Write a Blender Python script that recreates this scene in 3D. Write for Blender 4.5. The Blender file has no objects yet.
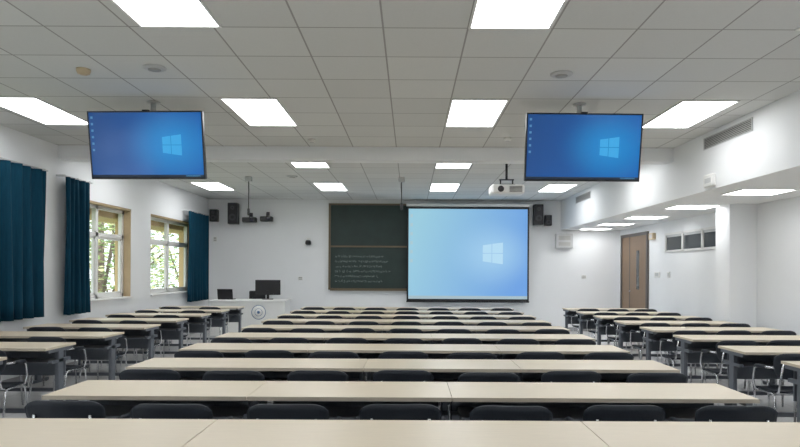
import bpy, math, random
from mathutils import Vector, Matrix
random.seed(7)
scene = bpy.context.scene
try:
    scene.view_settings.view_transform = 'Standard'
    scene.view_settings.look = 'None'
except Exception:
    pass

# ------------------------------------------------------------------ materials
def new_mat(name):
    m = bpy.data.materials.new(name); m.use_nodes = True
    nt = m.node_tree
    return m, nt, nt.nodes["Principled BSDF"]

def pmat(name, col, rough=0.5, metal=0.0, noise=0.0, nscale=20.0, bump=0.0, stretch=None, spec=None):
    m, nt, b = new_mat(name)
    b.inputs["Roughness"].default_value = rough
    b.inputs["Metallic"].default_value = metal
    if spec is not None: b.inputs["Specular IOR Level"].default_value = spec
    c = (*col, 1)
    tc = nt.nodes.new("ShaderNodeTexCoord"); mp = nt.nodes.new("ShaderNodeMapping")
    nt.links.new(tc.outputs["Object"], mp.inputs[0])
    if stretch: mp.inputs["Scale"].default_value = stretch
    n = nt.nodes.new("ShaderNodeTexNoise"); n.inputs["Scale"].default_value = nscale
    n.inputs["Detail"].default_value = 3
    nt.links.new(mp.outputs[0], n.inputs["Vector"])
    r = nt.nodes.new("ShaderNodeMix"); r.data_type = 'RGBA'
    k = noise
    r.inputs[6].default_value = (col[0]*(1-k), col[1]*(1-k), col[2]*(1-k), 1)
    r.inputs[7].default_value = (min(1,col[0]*(1+k)), min(1,col[1]*(1+k)), min(1,col[2]*(1+k)), 1)
    nt.links.new(n.outputs[0], r.inputs[0])
    nt.links.new(r.outputs[2], b.inputs["Base Color"])
    if bump > 0:
        bp = nt.nodes.new("ShaderNodeBump"); bp.inputs["Strength"].default_value = bump
        bp.inputs["Distance"].default_value = 0.01
        nt.links.new(n.outputs[0], bp.inputs["Height"]); nt.links.new(bp.outputs[0], b.inputs["Normal"])
    return m

def emat(name, col, s):
    m, nt, b = new_mat(name)
    b.inputs["Base Color"].default_value = (0.02, 0.02, 0.02, 1)
    b.inputs["Emission Color"].default_value = (*col, 1)
    b.inputs["Emission Strength"].default_value = s
    return m

def math_node(nt, op, a, b=None, c=None):
    n = nt.nodes.new("ShaderNodeMath"); n.operation = op
    for i, v in enumerate((a, b, c)):
        if v is None: continue
        if isinstance(v, (int, float)): n.inputs[i].default_value = v
        else: nt.links.new(v, n.inputs[i])
    return n.outputs[0]

def grid_mat(name, col, line, px, py, ox, oy, lw, rough, var=0.04, spec=0.3, speck=0.03):
    m, nt, b = new_mat(name)
    b.inputs["Roughness"].default_value = rough
    b.inputs["Specular IOR Level"].default_value = spec
    g = nt.nodes.new("ShaderNodeNewGeometry")
    s = nt.nodes.new("ShaderNodeSeparateXYZ"); nt.links.new(g.outputs["Position"], s.inputs[0])
    def ln(sock, o, p):
        u = math_node(nt, 'DIVIDE', math_node(nt, 'SUBTRACT', sock, o), p)
        f = math_node(nt, 'FRACT', u)
        d = math_node(nt, 'MINIMUM', f, math_node(nt, 'SUBTRACT', 1.0, f))
        return math_node(nt, 'LESS_THAN', d, lw/p/2), math_node(nt, 'FLOOR', u)
    lx, fx = ln(s.outputs[0], ox, px); ly, fy = ln(s.outputs[1], oy, py)
    mask = math_node(nt, 'MAXIMUM', lx, ly)
    cb = nt.nodes.new("ShaderNodeCombineXYZ"); nt.links.new(fx, cb.inputs[0]); nt.links.new(fy, cb.inputs[1])
    wn = nt.nodes.new("ShaderNodeTexWhiteNoise"); nt.links.new(cb.outputs[0], wn.inputs[0])
    no = nt.nodes.new("ShaderNodeTexNoise"); no.inputs["Scale"].default_value = 60
    nt.links.new(g.outputs["Position"], no.inputs["Vector"])
    v = math_node(nt, 'MULTIPLY_ADD', wn.outputs[0], var, 1-var)
    v = math_node(nt, 'ADD', v, math_node(nt, 'MULTIPLY_ADD', no.outputs[0], speck*2, -speck))
    hs = nt.nodes.new("ShaderNodeHueSaturation"); hs.inputs["Color"].default_value = (*col, 1)
    nt.links.new(v, hs.inputs["Value"])
    mx = nt.nodes.new("ShaderNodeMix"); mx.data_type = 'RGBA'
    nt.links.new(mask, mx.inputs[0]); nt.links.new(hs.outputs[0], mx.inputs[6]); mx.inputs[7].default_value = (*line, 1)
    nt.links.new(mx.outputs[2], b.inputs["Base Color"])
    return m

def screen_mat(name, left, right, glow, w, h, gx, gz, strength, gr=0.45, rough=.15):
    """desktop wallpaper: horizontal gradient plus soft glow round the window logo (object coords x,z)"""
    m, nt, b = new_mat(name)
    b.inputs["Base Color"].default_value = (0.02, 0.02, 0.02, 1); b.inputs["Roughness"].default_value = rough
    tc = nt.nodes.new("ShaderNodeTexCoord"); s = nt.nodes.new("ShaderNodeSeparateXYZ")
    nt.links.new(tc.outputs["Object"], s.inputs[0])
    u = math_node(nt, 'ADD', math_node(nt, 'DIVIDE', s.outputs[0], w), 0.5)
    v = math_node(nt, 'DIVIDE', s.outputs[2], h)
    t = math_node(nt, 'ADD', u, math_node(nt, 'MULTIPLY', v, -0.25))
    mx = nt.nodes.new("ShaderNodeMix"); mx.data_type = 'RGBA'
    nt.links.new(t, mx.inputs[0]); mx.inputs[6].default_value = (*left, 1); mx.inputs[7].default_value = (*right, 1)
    dx = math_node(nt, 'SUBTRACT', s.outputs[0], gx); dz = math_node(nt, 'SUBTRACT', s.outputs[2], gz)
    d = math_node(nt, 'SQRT', math_node(nt, 'ADD', math_node(nt, 'MULTIPLY', dx, dx), math_node(nt, 'MULTIPLY', math_node(nt, 'MULTIPLY', dz, dz), 1.6)))
    gl = nt.nodes.new("ShaderNodeMapRange"); gl.interpolation_type = 'SMOOTHSTEP'
    nt.links.new(d, gl.inputs[0]); gl.inputs[1].default_value = 0; gl.inputs[2].default_value = gr*w
    gl.inputs[3].default_value = 0.8; gl.inputs[4].default_value = 0
    m2 = nt.nodes.new("ShaderNodeMix"); m2.data_type = 'RGBA'
    nt.links.new(gl.outputs[0], m2.inputs[0]); nt.links.new(mx.outputs[2], m2.inputs[6]); m2.inputs[7].default_value = (*glow, 1)
    nt.links.new(m2.outputs[2], b.inputs["Emission Color"]); b.inputs["Emission Strength"].default_value = strength
    return m

M = {}
M['wall'] = pmat("wall_paint", (0.86, 0.875, 0.885), 0.8, noise=0.015, nscale=3, spec=0.2)
M['trimw'] = pmat("white_trim", (0.82, 0.82, 0.81), 0.5, noise=0.02)
M['base'] = pmat("baseboard_grey", (0.35, 0.35, 0.36), 0.5, noise=0.05)
M['panel'] = emat("led_panel", (0.98, 0.99, 1.0), 8.9)
M['wood'] = pmat("desk_laminate", (0.69, 0.605, 0.47), 0.36, noise=0.07, nscale=9, stretch=(1, 9, 9), spec=0.45)
M['band'] = pmat("desk_edge_band", (0.53, 0.47, 0.38), 0.5, noise=0.04)
M['steel'] = pmat("grey_painted_steel", (0.15, 0.165, 0.19), 0.45, metal=0.3, noise=0.05)
M['chrome'] = pmat("chrome_tube", (0.62, 0.63, 0.65), 0.22, metal=1.0, noise=0.02)
M['plastic'] = pmat("chair_plastic", (0.022, 0.027, 0.036), 0.5, noise=0.15, nscale=80, bump=0.1, spec=0.3)
M['curtain'] = pmat("curtain_fabric", (0.004, 0.042, 0.075), 0.85, noise=0.25, nscale=60, bump=0.2, stretch=(1, 1, .1), spec=0.15)
M['black'] = pmat("black_plastic", (0.012, 0.012, 0.014), 0.4, noise=0.1)
M['dark'] = pmat("dark_grey_plastic", (0.05, 0.05, 0.055), 0.5, noise=0.1)
M['white'] = pmat("white_plastic", (0.80, 0.80, 0.78), 0.45, noise=0.02)
M['greyw'] = pmat("grey_white_metal", (0.55, 0.56, 0.56), 0.45, noise=0.03)
M['beige'] = pmat("beige_plastic", (0.62, 0.50, 0.33), 0.5, noise=0.03)
M['board'] = pmat("chalkboard_green", (0.018, 0.036, 0.032), 0.55, noise=0.35, nscale=4)
M['chalk'] = pmat("chalk", (0.32, 0.38, 0.36), 0.9, noise=0.3, nscale=200)
M['alu'] = pmat("aluminium_frame", (0.17, 0.13, 0.08), 0.4, metal=0.3, noise=0.05)
M['door'] = pmat("door_wood", (0.24, 0.16, 0.10), 0.5, noise=0.2, nscale=8, stretch=(6, 6, .6))
M['doorf'] = pmat("door_frame_grey", (0.10, 0.09, 0.085), 0.5, noise=0.05)
M['glassdark'] = pmat("dark_glazing", (0.06, 0.07, 0.075), 0.08, noise=0.2, nscale=2)
M['tan'] = pmat("tan_window_frame", (0.48, 0.36, 0.22), 0.6, noise=0.08)
M['brick'] = pmat("beige_render", (0.62, 0.45, 0.25), 0.8, noise=0.1, nscale=6)
M['bark'] = pmat("tree_bark", (0.14, 0.11, 0.08), 0.9, noise=0.3, bump=0.5)
M['leafa'] = pmat("leaf_green", (0.22, 0.34, 0.12), 0.6, noise=0.4, nscale=2)
M['leafb'] = pmat("leaf_yellow", (0.52, 0.54, 0.28), 0.6, noise=0.3, nscale=2)
M['grass'] = pmat("grass_ground", (0.20, 0.28, 0.12), 0.9, noise=0.4, nscale=2)
M['blue'] = pmat("emblem_blue", (0.08, 0.17, 0.34), 0.4, noise=0.05)
M['lens'] = pmat("lens_glass", (0.02, 0.02, 0.04), 0.05, noise=0.1)
M['vent'] = pmat("vent_louvre", (0.42, 0.42, 0.40), 0.5, noise=0.05)
M['ceiling'] = grid_mat("ceiling_tiles", (0.72, 0.73, 0.72), (0.36, 0.36, 0.35), 0.625, 0.625, 0.4175, 4.61, 0.014, 0.9, var=0.08)
M['floor'] = grid_mat("floor_tiles", (0.74, 0.745, 0.745), (0.48, 0.48, 0.475), 0.6, 0.6, 0.1, 0.2, 0.006, 0.22, var=0.06, spec=0.5)
gm, nt, b = new_mat("window_glass")
out = nt.nodes["Material Output"]
tr = nt.nodes.new("ShaderNodeBsdfTransparent"); gs = nt.nodes.new("ShaderNodeBsdfGlossy"); gs.inputs["Roughness"].default_value = 0.02
mxs = nt.nodes.new("ShaderNodeMixShader"); mxs.inputs[0].default_value = 0.05
nt.links.new(tr.outputs[0], mxs.inputs[1]); nt.links.new(gs.outputs[0], mxs.inputs[2]); nt.links.new(mxs.outputs[0], out.inputs[0])
M['glass'] = gm

# ------------------------------------------------------------------ mesh builder
class MB:
    def __init__(s): s.v = []; s.f = []; s.m = []; s.sm = []; s.keys = []
    def mi(s, k):
        if k not in s.keys: s.keys.append(k)
        return s.keys.index(k)
    def add(s, vs, fs, k, smooth=False, mtx=None):
        o = len(s.v); i = s.mi(k)
        for p in vs:
            p = Vector(p)
            s.v.append(tuple(mtx @ p) if mtx else tuple(p))
        for f in fs: s.f.append([o+q for q in f]); s.m.append(i); s.sm.append(smooth)
    def box(s, x0, x1, y0, y1, z0, z1, k, mtx=None):
        vs = [(x, y, z) for z in (z0, z1) for y in (y0, y1) for x in (x0, x1)]
        fs = [(0,2,3,1),(4,5,7,6),(0,1,5,4),(2,6,7,3),(0,4,6,2),(1,3,7,5)]
        s.add(vs, fs, k, False, mtx)
    def bbox(s, x0, x1, y0, y1, z0, z1, k, r=0.01, mtx=None):
        def ring(z, ins):
            a, b_, c, d = x0+ins, x1-ins, y0+ins, y1-ins
            return [(a+r,c,z),(b_-r,c,z),(b_,c+r,z),(b_,d-r,z),(b_-r,d,z),(a+r,d,z),(a,d-r,z),(a,c+r,z)]
        vs = ring(z0, r*.6)+ring(z0+r, 0)+ring(z1-r, 0)+ring(z1, r*.6)
        fs = [tuple(reversed(range(8))), tuple(range(24, 32))]
        for l in range(3):
            for i in range(8):
                j = (i+1) % 8
                fs.append((l*8+i, l*8+j, l*8+8+j, l*8+8+i))
        s.add(vs, fs, k, False, mtx)
    def lathe(s, prof, k, c=(0,0,0), seg=24, mtx=None, smooth=True):
        vs = []; fs = []
        for r, z in prof:
            for i in range(seg):
                a = 2*math.pi*i/seg
                vs.append((c[0]+r*math.cos(a), c[1]+r*math.sin(a), c[2]+z))
        n = len(prof)
        for l in range(n-1):
            for i in range(seg):
                j = (i+1) % seg
                fs.append((l*seg+i, l*seg+j, (l+1)*seg+j, (l+1)*seg+i))
        fs.append(tuple(reversed(range(seg)))); fs.append(tuple(range((n-1)*seg, n*seg)))
        s.add(vs, fs, k, smooth, mtx)
    def tube(s, pts, r, k, seg=8):
        pts = [Vector(p) for p in pts]
        n = len(pts); rings = []
        prev = None
        for i in range(n):
            if i == 0: t = pts[1]-pts[0]
            elif i == n-1: t = pts[-1]-pts[-2]
            else: t = (pts[i+1]-pts[i]).normalized()+(pts[i]-pts[i-1]).normalized()
            t.normalize()
            if prev is None:
                up = Vector((0,0,1)) if abs(t.z) < .9 else Vector((1,0,0))
                a = t.cross(up).normalized()
            else:
                a = (prev - t*prev.dot(t)).normalized()
            prev = a; bb = t.cross(a)
            rings += [tuple(pts[i]+a*(r*math.cos(2*math.pi*q/seg))+bb*(r*math.sin(2*math.pi*q/seg))) for q in range(seg)]
        fs = []
        for l in range(n-1):
            for i in range(seg):
                j = (i+1) % seg
                fs.append((l*seg+i, l*seg+j, (l+1)*seg+j, (l+1)*seg+i))
        fs.append(tuple(reversed(range(seg)))); fs.append(tuple(range((n-1)*seg, n*seg)))
        s.add(rings, fs, k, True)
    def slab(s, fn, nu, nv, th, k):
        top = []; bot = []
        for j in range(nv+1):
            for i in range(nu+1):
                p, n = fn(i/nu*2-1, j/nv)
                p = Vector(p); n = Vector(n).normalized()
                top.append(tuple(p+n*th/2)); bot.append(tuple(p-n*th/2))
        N = (nu+1)*(nv+1); W = nu+1; fs = []
        for j in range(nv):
            for i in range(nu):
                a = j*W+i
                fs.append((a, a+1, a+1+W, a+W)); fs.append((N+a, N+a+W, N+a+1+W, N+a+1))
        for i in range(nu):
            fs.append((i, N+i, N+i+1, i+1)); a = nv*W+i; fs.append((a, a+1, N+a+1, N+a))
        for j in range(nv):
            a = j*W; fs.append((a, a+W, N+a+W, N+a)); a = j*W+nu; fs.append((a, N+a, N+a+W, a+W))
        s.add(top+bot, fs, k, True)
    def mesh(s, name):
        me = bpy.data.meshes.new(name)
        me.from_pydata(s.v, [], s.f)
        for k in s.keys: me.materials.append(M[k])
        me.polygons.foreach_set("material_index", s.m)
        me.polygons.foreach_set("use_smooth", s.sm)
        me.update()
        return me
    def build(s, name, loc=(0,0,0), rot=(0,0,0)):
        return put(s.mesh(name), name, loc, rot)

def put(me, name, loc=(0,0,0), rot=(0,0,0)):
    o = bpy.data.objects.new(name, me); scene.collection.objects.link(o)
    o.location = loc; o.rotation_euler = rot
    return o
def simple_box(name, x0, x1, y0, y1, z0, z1, k):
    cx, cy, cz = (x0+x1)/2, (y0+y1)/2, (z0+z1)/2
    b = MB(); b.box(x0-cx, x1-cx, y0-cy, y1-cy, z0-cz, z1-cz, k)
    return b.build(name, (cx, cy, cz))

# ------------------------------------------------------------------ room
XL, XR, YB, YF, H = -5.1, 5.3, -1.5, 15.8, 3.29
XS, ZS = 3.8, 2.55
simple_box("floor", XL-.25, XR+.2, YB-.2, YF+.2, -0.1, 0, 'floor')
simple_box("ceiling", XL-.25, XR+.2, YB-.2, YF+.2, H, H+.1, 'ceiling')
simple_box("wall_front", XL-.25, XR+.2, YF, YF+.2, 0, H, 'wall')
simple_box("wall_back", XL-.25, XR+.2, YB-.2, YB, 0, H, 'wall')
simple_box("wall_right", XR, XR+.2, YB, YF, 0, H, 'wall')
wins = [(1.2, 3.4), (5.6, 8.1), (9.45, 11.45), (12.3, 14.75)]
ZB, ZT = 0.98, 2.6
b = MB()
b.box(XL-.25, XL, YB, YF, 0, ZB, 'wall'); b.box(XL-.25, XL, YB, YF, ZT, H, 'wall')
prev = YB
for y0, y1 in wins:
    b.box(XL-.25, XL, prev, y0, ZB, ZT, 'wall'); prev = y1
b.box(XL-.25, XL, prev, YF, ZB, ZT, 'wall')
b.build("wall_left")
for i, (y0, y1) in enumerate(wins):
    b = MB(); x0, x1 = -.20, -.13
    L = y1-y0
    b.box(-.24, -.01, 0, .03, ZB, ZT, 'tan'); b.box(-.24, -.01, L-.03, L, ZB, ZT, 'tan')
    b.box(-.24, -.01, 0, L, ZT-.03, ZT, 'tan'); b.box(-.24, .04, .0, L, ZB, ZB+.03, 'trimw')
    b.box(x0, x1, .03, L-.03, ZT-.09, ZT-.03, 'white'); b.box(x0, x1, .03, L-.03, ZB+.03, ZB+.09, 'white')
    b.box(x0, x1, .03, L-.03, 2.05, 2.12, 'white')
    for y in (.03, L*.5-.04, L-.09): b.box(x0, x1, y, y+(.06 if y != L*.5-.04 else .08), ZB+.03, ZT-.03, 'white')
    for (a, c) in ((.09, L*.5-.04), (L*.5+.04, L-.09)):
        b.box(x0+.015, x1-.015, a, a+.035, ZB+.09, 2.05, 'white'); b.box(x0+.015, x1-.015, c-.035, c, ZB+.09, 2.05, 'white')
        b.box(x0+.015, x1-.015, a, c, ZB+.09, ZB+.125, 'white'); b.box(x0+.015, x1-.015, a, c, 2.015, 2.05, 'white')
    b.box(-.168, -.163, .05, L-.05, ZB+.05, ZT-.05, 'glass')
    b.build(f"window_{i+1}", (XL, y0, 0))

b = MB(); b.box(XS, XR, YB, YF, ZS, H, 'wall'); b.build("trim_soffit_right")
b = MB(); b.box(XL, XS, 9.05, 9.3, 3.10, H, 'wall'); b.build("trim_ceiling_beam")
b = MB(); b.box(4.88, XR, 9.56, 10.0, 0, ZS, 'wall'); b.build("pillar")
simple_box("baseboard_left", XL, XL+.015, YB, YF, 0, .1, 'base')
simple_box("baseboard_right", XR-.015, XR, YB, 9.56, 0, .1, 'base')
simple_box("baseboard_front", XL+.02, XR, YF-.015, YF, 0, .1, 'base')

def led(name, L=1.25, W=.625):
    b = MB()
    f = .018; x, y = W/2-.012, L/2-.012
    b.box(-x, x, -y, -y+f, -.012, 0, 'white'); b.box(-x, x, y-f, y, -.012, 0, 'white')
    b.box(-x, -x+f, -y, y, -.012, 0, 'white'); b.box(x-f, x, -y, y, -.012, 0, 'white')
    b.box(-x+f, x-f, -y+f, y-f, -.006, 0, 'panel')
    return b.mesh(name)
ledm = led("ceiling_light_panel")
for cx in (-4.20, -1.69, .72, 3.12):
    for k in range(-1, 4):
        put(ledm, "ceiling_light_panel", (cx, 4.61-.625+3.125*k, H))
leds = led("ceiling_light_panel_small", .6, .72)
for y in (4.2, 6.15, 8.1, 10.0, 11.95, 13.7, 15.2):
    put(leds, "ceiling_light_panel", (4.50, y, ZS))

def vent(L, h, n):
    b = MB()
    b.box(-.012, 0, 0, L, 0, .012, 'greyw'); b.box(-.012, 0, 0, L, h-.012, h, 'greyw')
    b.box(-.012, 0, 0, .015, 0, h, 'greyw'); b.box(-.012, 0, L-.015, L, 0, h, 'greyw')
    b.box(-.003, 0, .01, L-.01, .01, h-.01, 'dark')
    for i in range(n):
        z = .015+(h-.03)*(i+.5)/n
        b.box(-.011, -.002, .01, L-.01, z-.004, z+.004, 'vent')
    return b.mesh("air_vent_grille")
vm = vent(1.15, .15, 6)
put(vm, "air_vent_grille", (XS, 6.95, 3.08)); put(vm, "air_vent_grille", (XS, 13.2, 3.06))
b = MB(); b.bbox(-.05, 0, -.13, .13, -.08, .08, 'white', .015); b.box(-.052, -.05, -.08, .08, -.03, .03, 'greyw')
b.build("wireless_access_point", (XS, 7.9, 2.66))

def disc(name, r, z, k, loc, inner=None):
    b = MB(); b.lathe([(r*.6, -z), (r*.85, -z*.9), (r, -z*.35), (r, 0)], k)
    if inner: b.lathe([(r*.55, -z-.004), (r*.55, -z)], inner)
    b.build(name, loc)
disc("ceiling_speaker", .10, .02, 'greyw', (-2.27, 5.54, H), 'vent')
disc("ceiling_speaker", .10, .02, 'greyw', (1.36, 5.66, H), 'vent')
disc("ceiling_speaker", .10, .02, 'greyw', (-2.25, 11.9, H), 'vent')
disc("smoke_detector", .06, .045, 'beige', (-2.93, 5.6, H), 'beige')
disc("smoke_detector", .05, .04, 'white', (-1.35, 8.55, H), 'greyw')
disc("smoke_detector", .05, .04, 'white', (1.3, 8.4, H), 'greyw')

# ------------------------------------------------------------------ curtains
def curtain(name, y0, y1, zt, zb, folds):
    b = MB(); n = folds*10; vs = []; fs = []; rows = 10
    for j in range(rows+1):
        t = j/rows; z = zt+(zb-zt)*t
        for i in range(n+1):
            u = i/n
            ph = u*folds*2*math.pi
            amp = .042+.02*t
            x = amp*math.sin(ph+.5*math.sin(3*u+t))+.014*math.sin(ph*.37+2*t)
            y = y0+(y1-y0)*u+.015*math.cos(ph*2+t*2)*t
            vs.append((x, y, z))
    W = n+1
    for j in range(rows):
        for i in range(n): a = j*W+i; fs.append((a, a+1, a+W+1, a+W))
    b.add(vs, fs, 'curtain', True)
    b.tube([(0, y0-.05, zt+.01), (0, y1+.05, zt+.01)], .012, 'greyw')
    for yy in (y0, (y0+y1)/2, y1): b.box(-.135, .0, yy-.01, yy+.01, zt+.0, zt+.03, 'greyw')
    o = b.build(name, (XL+.14, 0, 0))
    md = o.modifiers.new("thickness", 'SOLIDIFY'); md.thickness = .004
curtain("curtain", 6.6, 8.5, 2.83, .86, 9)
curtain("curtain", 9.0, 9.7, 2.83, .84, 5)
curtain("curtain", 14.0, 15.4, 2.82, .78, 7)

# ------------------------------------------------------------------ chalkboard and screen
b = MB()
b.box(-2.0, 2.0, -.05, -.002, 1.05, 3.17, 'board')
for z in (1.02, 2.09, 3.15): b.box(-2.03, 2.03, -.075, -.002, z, z+.04, 'alu')
b.box(-2.05, -2.0, -.075, -.002, 1.02, 3.19, 'alu'); b.box(2.0, 2.05, -.075, -.002, 1.02, 3.19, 'alu')
b.box(-2.0, 2.0, -.13, -.05, 1.0, 1.025, 'alu')
rr = random.Random(3)
for li in range(6):
    z = 1.86-li*.125; x = -1.9+rr.random()*.1
    while x < -.35-rr.random()*.5:
        w = .02+rr.random()*.04
        for s_ in range(3):
            a = rr.uniform(-1.5, 1.5); cx = x+rr.random()*w; cz = z+rr.uniform(-.02, .02); l = .014+rr.random()*.014
            mt = Matrix.Translation((cx, -.052, cz)) @ Matrix.Rotation(a, 4, 'Y')
            b.box(-l, l, -.001, .001, -.0025, .0025, 'chalk', mt)
        x += w+.02
b.build("chalkboard", (0, YF, 0))

M['proj'] = screen_mat("projected_desktop", (0.33, 0.62, 0.76), (0.15, 0.36, 0.78), (0.38, 0.65, 0.88), 3.0, 2.25, .62, 0.0, .95, .42, .8)
M['logo'] = emat("logo_light", (0.46, 0.72, 0.91), .95)
M['icon'] = emat("desktop_icon", (0.50, 0.70, 0.78), .8)
M['taskp'] = emat("taskbar_projected", (0.45, 0.60, 0.68), .8)
def desktop(b, w, h, y, lx, lz, ls, scrk, logok, iconk, taskk, off=0.001):
    b.add([(-w/2, y, -h/2), (w/2, y, -h/2), (w/2, y, h/2), (-w/2, y, h/2)], [(0, 1, 2, 3)], scrk)
    def q(x0, x1, za0, za1, zb0, zb1, k):
        b.add([(x0, y-off, za0), (x1, y-off, zb0), (x1, y-off, zb1), (x0, y-off, za1)], [(0, 1, 2, 3)], k)
    g = ls*.02
    xl, xm, xr = lx-ls*.5, lx-ls*.05, lx+ls*.5
    q(xl, xm-g, lz+g, lz+ls*.40, lz+g, lz+ls*.46, logok); q(xm+g, xr, lz+g, lz+ls*.47, lz+g, lz+ls*.54, logok)
    q(xl, xm-g, lz-ls*.40, lz-g, lz-ls*.46, lz-g, logok); q(xm+g, xr, lz-ls*.47, lz-g, lz-ls*.54, lz-g, logok)
    for i in range(6):
        z = h/2-h*.06-i*h*.10
        q(-w/2+w*.015, -w/2+w*.035, z-h*.035, z, z-h*.035, z, iconk)
    q(-w/2, w/2, -h/2, -h/2+h*.035, -h/2, -h/2+h*.035, taskk)
    q(w/2-w*.16, w/2-w*.03, -h/2+h*.008, -h/2+h*.028, -h/2+h*.008, -h/2+h*.028, iconk)
b = MB(); w, h = 2.96, 2.24
desktop(b, w, h, 0, .62, 0.02, .50, 'proj', 'logo', 'icon', 'taskp', .002)
b.box(-w/2-.04, w/2+.04, .001, .006, -h/2-.07, h/2+.10, 'black')
b.bbox(-w/2-.06, w/2+.06, -.05, .07, h/2+.06, h/2+.13, 'white', .012)
b.bbox(-w/2-.05, w/2+.05, -.015, .02, -h/2-.085, -h/2-.05, 'black', .008)
b.build("projection_screen", (1.44, YF-.22, 1.93))

# ------------------------------------------------------------------ TVs
M['tv'] = screen_mat("tv_desktop", (0.002, 0.060, 0.24), (0.002, 0.11, 0.42), (0.010, 0.29, 0.70), 1.2, .67, .27, 0, .95, .48, .15)
M['tvlogo'] = emat("tv_logo", (0.04, 0.40, 0.80), .92)
M['tvicon'] = emat("tv_icon", (0.08, 0.30, 0.55), .8)
M['tvtask'] = emat("tv_taskbar", (0.002, 0.015, 0.04), 1)
TVZ = 2.803
def tv():
    b = MB(); w, h = 1.18, .66
    desktop(b, w, h, -.032, .27, 0.0, .20, 'tv', 'tvlogo', 'tvicon', 'tvtask')
    b.bbox(-w/2-.015, w/2+.015, -.03, .02, -h/2-.022, h/2+.015, 'black', .006)
    b.bbox(-.4, .4, .018, .06, -.25, .2, 'dark', .01)
    b.box(-w/2-.015, w/2+.015, -.034, -.03, -h/2-.022, -h/2, 'black'); b.box(-w/2-.015, w/2+.015, -.034, -.03, h/2, h/2+.015, 'black')
    b.box(-w/2-.015, -w/2, -.034, -.03, -h/2, h/2, 'black'); b.box(w/2, w/2+.015, -.034, -.03, -h/2, h/2, 'black')
    b.box(-.25, -.19, .05, .09, -.2, .30, 'black'); b.box(.19, .25, .05, .09, -.2, .30, 'black')
    b.box(-.25, .25, .06, .12, -.04, .04, 'black')
    b.box(-.03, .03, -.02, .03, h/2+.015, h/2+.03, 'black')
    # ceiling drop pole, vertical once the set is tilted
    mt = Matrix.Rotation(math.radians(-9), 4, 'X') @ Matrix.Translation((0, .13, 0))
    top = H-TVZ-.001
    b.lathe([(.026, -.02), (.026, top-.012)], 'greyw', mtx=mt, seg=14)
    b.lathe([(.07, top-.015), (.07, top)], 'greyw', mtx=mt)
    return b.mesh("television")
tm = tv()
put(tm, "television", (-2.75, 6.55, TVZ), (math.radians(9), 0, math.radians(-2)))
put(tm, "television", (1.80, 6.55, TVZ), (math.radians(9), 0, math.radians(1)))

# ------------------------------------------------------------------ projector
b = MB()
b.bbox(-.27, .27, -.2, .2, -.09, .06, 'white', .03)
mt = Matrix.Translation((.1, .2, -.015)) @ Matrix.Rotation(math.radians(-90), 4, 'X')
b.lathe([(.06, -.02), (.06, .04), (.045, .045)], 'dark', mtx=mt)
mt = Matrix.Translation((-.12, -.2, -.015)) @ Matrix.Rotation(math.radians(90), 4, 'X')
b.lathe([(.05, -.02), (.05, .006)], 'dark', mtx=mt)
for i in range(5): b.box(.02, .22, -.204, -.2, -.06+.02*i, -.052+.02*i, 'dark')
b.box(-.12, .12, -.12, .12, .06, .075, 'black')
for x in (-.1, .1): b.box(x-.01, x+.01, -.01, .01, .07, .16, 'black')
b.box(-.12, .12, -.03, .03, .15, .165, 'black')
b.tube([(0, 0, .16), (0, 0, .42)], .02, 'black', 10)
b.lathe([(.06, 0), (.06, .02)], 'greyw', c=(0, 0, .42))
b.build("ceiling_projector", (1.58, 10.3, H-.44))

for x, d in ((-.17, .5), (-3.1, .62)):
    b = MB()
    b.bbox(-.06, .06, -.06, .06, -.09, 0, 'greyw', .01)
    b.tube([(0, 0, -.08), (0, 0, -d)], .009, 'dark')
    b.lathe([(.014, -d-.12), (.024, -d-.1), (.024, -d), (.01, -d+.02)], 'dark', seg=12)
    b.build("hanging_microphone", (x, 12.0, H))

# ------------------------------------------------------------------ wall devices
def speaker(name, x, z, w, h, d):
    b = MB()
    b.bbox(-w/2, w/2, -d, 0, -h/2, h/2, 'black', .012)
    for zz, r in ((-h*.18, w*.36), (h*.27, w*.2)):
        mt = Matrix.Translation((0, -d, zz)) @ Matrix.Rotation(math.radians(90), 4, 'X')
        b.lathe([(r, -.003), (r, .006), (r*.85, .008), (r*.4, -.001)], 'dark', mtx=mt, seg=20)
    b.tube([(0, -.01, 0), (0, .088, 0)], .02, 'dark')
    b.box(-.04, .04, .08, .098, -.08, .08, 'dark')
    b.build(name, (x, YF-.1, z))
sx = lambda px: (px-410)/626*15.7
sz = lambda py: 1.5-(py-271)/626*15.7
speaker("loudspeaker", sx(234.5), sz(215), .24, .52, .22)
speaker("loudspeaker", sx(215), sz(217), .19, .30, .18)
speaker("loudspeaker", sx(537), sz(214.5), .22, .50, .22)
speaker("loudspeaker", sx(547), sz(220), .17, .26, .16)
def cam_unit(name, x, z, w):
    b = MB()
    b.bbox(-w/2, w/2, -.2, -.02, -.06, .06, 'black', .015)
    mt = Matrix.Translation((w*.2, -.2, 0)) @ Matrix.Rotation(math.radians(90), 4, 'X')
    b.lathe([(.045, -.01), (.045, .03), (.03, .032)], 'lens', mtx=mt, seg=16)
    b.tube([(0, -.1, .05), (0, -.1, .14), (0, .048, .14)], .014, 'dark')
    b.box(-.04, .04, .04, .058, .09, .19, 'dark')
    b.build(name, (x, YF-.06, z))
cam_unit("tracking_camera", sx(250), sz(221), .34)
cam_unit("tracking_camera", sx(267), sz(220), .30)
def ptz(x, z):
    b = MB()
    b.lathe([(.05, -.06), (.07, -.03), (.07, .02), (.05, .06)], 'black', c=(0, -.1, 0))
    b.box(-.03, .03, -.1, -.002, .04, .07, 'white'); b.box(-.05, .05, -.01, -.002, -.02, .12, 'white')
    b.build("security_camera", (x, YF, z))
ptz(sx(308), sz(243))
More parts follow.
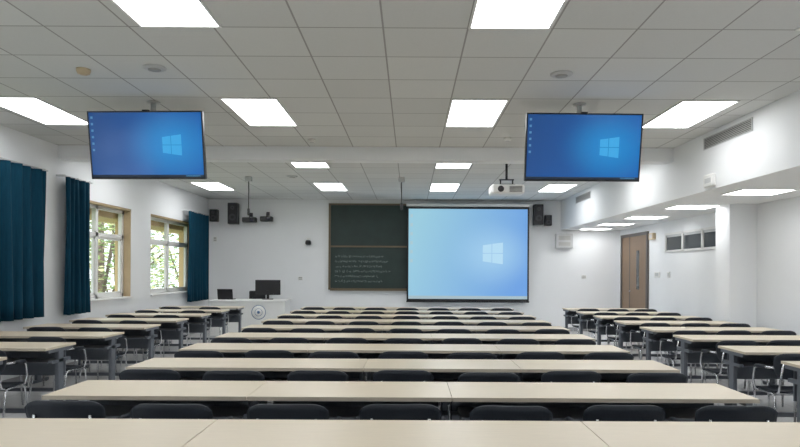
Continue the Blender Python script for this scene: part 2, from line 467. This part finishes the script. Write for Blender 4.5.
def wbox(name, x, z, w, h, d, k='greyw', k2='vent'):
    b = MB(); b.bbox(-w/2, w/2, -d, -.002, -h/2, h/2, k, .006)
    b.box(-w*.35, w*.35, -d-.002, -d, h*.05, h*.35, k2)
    b.box(-w*.35, w*.35, -d-.002, -d, -h*.35, -h*.1, k2)
    b.build(name, (x, YF, z))
wbox("control_box", sx(564), sz(240), .42, .36, .14)
wbox("light_switch_plate", sx(585), sz(276), .12, .09, .02, 'white')
wbox("socket_plate", sx(300), sz(279), .12, .09, .02, 'white')
wbox("socket_plate", sx(214), sz(240), .09, .12, .03, 'white')

b = MB()
y0, y1, zt = 13.95, 15.55, 2.34
X0 = -.002
b.box(-.05, X0, y0-.07, y0, 0, zt+.07, 'doorf'); b.box(-.05, X0, y1, y1+.07, 0, zt+.07, 'doorf'); b.box(-.05, X0, y0, y1, zt, zt+.07, 'doorf')
b.box(-.03, X0, y0, y1, .005, zt, 'door')
b.box(-.036, -.03, y0+1.05, y0+1.08, .01, zt, 'doorf')
b.box(-.034, -.03, y0+.45, y0+.62, 1.1, 2.0, 'glassdark')
b.tube([(-.03, y0+.98, 1.05), (-.08, y0+.98, 1.05), (-.08, y0+.86, 1.05)], .01, 'chrome')
b.build("door_1", (XR, 0, 0))
b = MB()
y0, y1, z0, z1 = 10.45, 12.95, 1.91, 2.30
b.box(-.04, X0, y0, y1, z0, z0+.04, 'white'); b.box(-.04, X0, y0, y1, z1-.04, z1, 'white')
for i in range(4):
    y = y0+(y1-y0-.06)*i/3; b.box(-.04, X0, y, y+.06, z0, z1, 'white')
b.box(-.012, X0, y0+.02, y1-.02, z0+.02, z1-.02, 'glassdark')
for i in range(3):
    y = y0+.06+(y1-y0-.06)*(i)/3; b.box(-.025, -.012, y, y+.74, z1-.085, z1-.04, 'greyw')
b.build("window_5", (XR, 0, 0))
def rbox(name, y, z, w, h, d, k='white'):
    b = MB(); b.bbox(-d, -.002, -w/2, w/2, -h/2, h/2, k, .006)
    b.box(-d-.002, -d, -w*.3, w*.3, -h*.3, h*.3, 'greyw'); b.build(name, (XR, y, z))
rbox("door_access_box", 13.6, 2.28, .22, .14, .08, 'beige')
rbox("light_switch_plate", 13.4, 1.45, .3, .12, .02)
rbox("light_switch_plate", 12.8, 1.45, .12, .12, .02)

# ------------------------------------------------------------------ desks
def desk(L, D=.52, name="student_desk"):
    b = MB()
    b.box(0.002, L-.002, -D, 0, .738, .76, 'wood')
    b.box(0.002, L-.002, -D-.003, -D, .737, .761, 'band'); b.box(0.002, L-.002, 0, .003, .737, .761, 'band')
    b.box(.06, L-.06, -.40, -.08, .60, .612, 'steel')
    b.box(.06, L-.06, -.09, -.075, .44, .70, 'steel')
    for x in (.01, L-.05):
        b.box(x, x+.04, -.46, -.04, .705, .738, 'steel')
        b.bbox(x, x+.04, -.29, -.20, .04, .71, 'steel', .006)
        b.bbox(x, x+.04, -.50, -.02, .006, .045, 'steel', .006)
        b.box(x, x+.04, -.40, -.08, .60, .63, 'steel')
        b.lathe([(.018, 0), (.018, .008)], 'black', c=(x+.02, -.46, 0), seg=10)
        b.lathe([(.018, 0), (.018, .008)], 'black', c=(x+.02, -.06, 0), seg=10)
    b.box(.05, L-.05, -.26, -.22, .10, .14, 'steel')
    return b.mesh(name)

def chair():
    b = MB()
    def back(u, v):
        wd = .215*(.84+.16*min(1, v*1.5))
        z = .565+.232*v
        e = abs(u)**7
        if v > .5: z -= .038*e*(v-.5)*2+.004*u*u*v
        else: z += .05*e*(.5-v)*2
        x = wd*u
        y = -.235-.05*v+.05*u*u
        return (x, y, z), (-.45*u, 1, .18)
    b.slab(back, 20, 8, .014, 'plastic')
    def seat(u, v):
        wd = .205*(.9+.1*math.sin(math.pi*v))
        x = wd*u; y = -.19+.38*v
        if abs(u) > .7: y = -.19+.38*v+(.02 if v < .5 else -.02)*((abs(u)-.7)/.3)**2
        z = .445-.012*(1-u*u)*math.sin(math.pi*v)-.02*max(0, v-.8)/.2
        return (x, y, z), (0, 0, 1)
    b.slab(seat, 10, 8, .016, 'plastic')
    for s in (-1, 1):
        b.tube([(s*.2, .17, .0), (s*.185, .14, .40), (s*.18, .11, .425), (s*.18, -.15, .425), (s*.185, -.19, .40), (s*.2, -.26, 0)], .010, 'chrome')
        b.tube([(s*.16, -.12, .424), (s*.165, -.22, .45), (s*.165, -.245, .54), (s*.15, -.262, .72)], .010, 'chrome')
        b.tube([(s*.18, .06, .425), (s*.225, .06, .44), (s*.24, .07, .52), (s*.24, .045, .625), (s*.24, 0, .655), (s*.24, -.10, .66), (s*.225, -.17, .66), (s*.195, -.205, .66)], .010, 'chrome')
        b.tube([(s*.24, .03, .645), (s*.24, 0, .659), (s*.24, -.13, .663)], .016, 'plastic')
    b.tube([(-.18, .1, .425), (.18, .1, .425)], .009, 'chrome'); b.tube([(-.18, -.14, .425), (.18, -.14, .425)], .009, 'chrome')
    return b.mesh("classroom_chair")
cm = chair()
d12, d18, d15, d17 = desk(1.2), desk(1.8), desk(1.55), desk(1.7)
for k in range(10):
    yf = 3.1+1.08*k
    if k % 3 == 1: lay = [(d12, -2.15), (d12, -.95), (d18, .25)]
    elif k % 3 == 2: lay = [(d18, -2.15), (d12, -.35), (d12, .85)]
    else: lay = [(d12, -2.15), (d18, -.95), (d12, .85)]
    for m_, x in lay: put(m_, "student_desk", (x, yf, 0))
    for i in range(7):
        put(cm, "classroom_chair", (-1.85+.6*i+random.uniform(-.008, .008), yf-.52-.06+random.uniform(-.06, .03), 0), (0, 0, math.radians(random.uniform(-2, 2))))
    if k >= 1:
        put(d15, "student_desk", (-4.93, yf, 0))
        for x in (-4.50, -3.80):
            put(cm, "classroom_chair", (x+random.uniform(-.03, .03), yf-.63+random.uniform(-.04, .02), 0), (0, 0, math.radians(random.uniform(-8, 8))))
        put(d17, "student_desk", (3.12, yf, 0))
        for x in (3.42, 3.97, 4.52):
            put(cm, "classroom_chair", (x+random.uniform(-.008, .008), yf-.60+random.uniform(-.05, .02), 0), (0, 0, math.radians(random.uniform(-2, 2))))

# ------------------------------------------------------------------ teacher's desk
b = MB()
b.bbox(-.85, .85, -.3, .35, .80, .84, 'trimw', .01)
b.box(-.82, .82, -.27, -.24, .05, .80, 'white')
b.box(-.82, -.78, -.24, .32, .02, .80, 'white'); b.box(.78, .82, -.24, .32, .02, .80, 'white')
b.box(.15, .19, -.24, .32, .02, .80, 'white'); b.box(-.84, .84, -.28, .33, 0, .05, 'greyw')
mt = Matrix.Translation((.24, -.27, .57)) @ Matrix.Rotation(math.radians(90), 4, 'X')
b.lathe([(.16, -.002), (.16, .004)], 'blue', mtx=mt, seg=32); b.lathe([(.147, .003), (.147, .006)], 'white', mtx=mt, seg=32)
b.lathe([(.085, .005), (.085, .008)], 'blue', mtx=mt, seg=32); b.lathe([(.077, .007), (.077, .010)], 'white', mtx=mt, seg=32)
b.lathe([(.035, .009), (.035, .012)], 'blue', mtx=mt, seg=6)
b.build("teacher_desk", (-3.58, 14.1, 0))
b = MB()
b.bbox(-.28, .28, -.02, .02, .10, .44, 'black', .008)
b.box(-.25, .25, .02, .024, .13, .41, 'dark'); b.box(-.03, .03, -.03, .01, .02, .2, 'black')
b.bbox(-.12, .12, -.1, .1, 0, .015, 'black', .005)
b.build("computer_monitor", (-3.22, 14.2, .84), (0, 0, math.radians(8)))
b = MB()
b.bbox(-.17, .17, -.12, .12, 0, .02, 'black', .005)
mt = Matrix.Translation((0, -.12, .02)) @ Matrix.Rotation(math.radians(12), 4, 'X')
b.box(-.17, .17, -.006, .006, 0, .22, 'black', mt); b.box(-.14, .14, .006, .007, .02, .2, 'dark', mt)
b.build("laptop_computer", (-4.12, 14.1, .84))
b = MB()
b.bbox(-.2, .2, -.03, .03, .55, 1.0, 'black', .02); b.bbox(-.23, .23, -.42, .02, .45, .51, 'black', .02)
b.tube([(0, -.2, .45), (0, -.2, .1)], .025, 'chrome'); b.tube([(0, -.02, .48), (0, .02, .6)], .02, 'dark')
for i in range(5):
    a = i*2*math.pi/5; b.tube([(0, -.2, .1), (.25*math.cos(a), -.2+.25*math.sin(a), .05)], .016, 'black')
    b.lathe([(.02, 0), (.025, .025), (.02, .05)], 'black', c=(.25*math.cos(a), -.2+.25*math.sin(a), 0), seg=10)
b.build("office_chair", (-3.7, 15.2, 0))

# ------------------------------------------------------------------ outside
simple_box("ground_outside", -45, XL-.3, -20, 50, -3.2, -3.0, 'grass')
def tree(loc, seed, hgt, rad):
    r = random.Random(seed); b = MB()
    b.tube([(0, 0, 0), (.1, .1, hgt*.4), (0, .2, hgt*.8)], .16, 'bark')
    cl = []
    for i in range(14):
        a = r.uniform(0, 6.28); rr_ = rad*r.uniform(.2, .8); z = hgt*r.uniform(.35, 1.0)
        c = Vector((rr_*math.cos(a), rr_*math.sin(a), z)); cl.append(c)
        b.tube([(0, .1, hgt*.35), tuple(c*.6+Vector((0, 0, hgt*.2))), tuple(c)], .04, 'bark', 5)
    for i in range(4200):
        c = r.choice(cl)
        p = c+Vector((r.gauss(0, 1), r.gauss(0, 1), r.gauss(0, .8)))*(rad*.26)
        mt = Matrix.Translation(p) @ Matrix.Rotation(r.uniform(0, 6.28), 4, 'Z') @ Matrix.Rotation(r.uniform(-1.2, 1.2), 4, 'X')
        s_ = r.uniform(.05, .1)
        b.add([(-s_, 0, 0), (0, -s_*.5, 0), (s_, 0, 0), (0, s_*.5, 0)], [(0, 1, 2, 3)], 'leafa' if r.random() < .5 else 'leafb', False, mt)
    b.build("leafy_tree", loc)
tree((-9.5, 14.5, -3), 1, 7, 2.3)
tree((-9.8, 19.5, -3), 2, 7.5, 2.5)
tree((-11.5, 24.5, -3), 3, 7, 2.6)
tree((-10.5, 29.5, -3), 4, 8, 2.8)
b = MB()
b.box(-.08, .08, -.2, .2, -3, 2.40, 'brick')
me = b.mesh("exterior_pier")
put(me, "exterior_pier", (-5.46, 11.95, 0)); put(me, "exterior_pier", (-5.46, 15.2, 0))
b = MB(); b.box(-6.0, -5.37, 4, 18, 2.42, 2.62, 'brick'); b.build("exterior_canopy")

# ------------------------------------------------------------------ light
w = bpy.data.worlds.new("world"); scene.world = w; w.use_nodes = True
bg = w.node_tree.nodes["Background"]
sky = w.node_tree.nodes.new("ShaderNodeTexSky")
try:
    sky.sky_type = 'HOSEK_WILKIE'; sky.turbidity = 5; sky.sun_direction = (-.5, -.3, .7)
except Exception: pass
mixw = w.node_tree.nodes.new("ShaderNodeMix"); mixw.data_type = 'RGBA'; mixw.inputs[0].default_value = .7
w.node_tree.links.new(sky.outputs[0], mixw.inputs[6]); mixw.inputs[7].default_value = (.85, .93, 1, 1)
w.node_tree.links.new(mixw.outputs[2], bg.inputs[0]); bg.inputs[1].default_value = 3.1
sl = bpy.data.lights.new("sun", 'SUN'); sl.energy = 5; sl.angle = .02; sl.color = (1, .93, .8)
so = bpy.data.objects.new("sun", sl); scene.collection.objects.link(so)
d = Vector((-.35, .75, -.6)); so.rotation_euler = d.to_track_quat('-Z', 'Y').to_euler()

# ------------------------------------------------------------------ camera
cd = bpy.data.cameras.new("camera"); co = bpy.data.objects.new("camera", cd); scene.collection.objects.link(co)
co.location = (0, 0, 1.5)
co.rotation_euler = (math.radians(90), math.radians(-0.3), 0)
cd.sensor_width = 36; cd.lens = 36*626/800; cd.shift_x = -10/800; cd.shift_y = 47.5/800
scene.camera = co
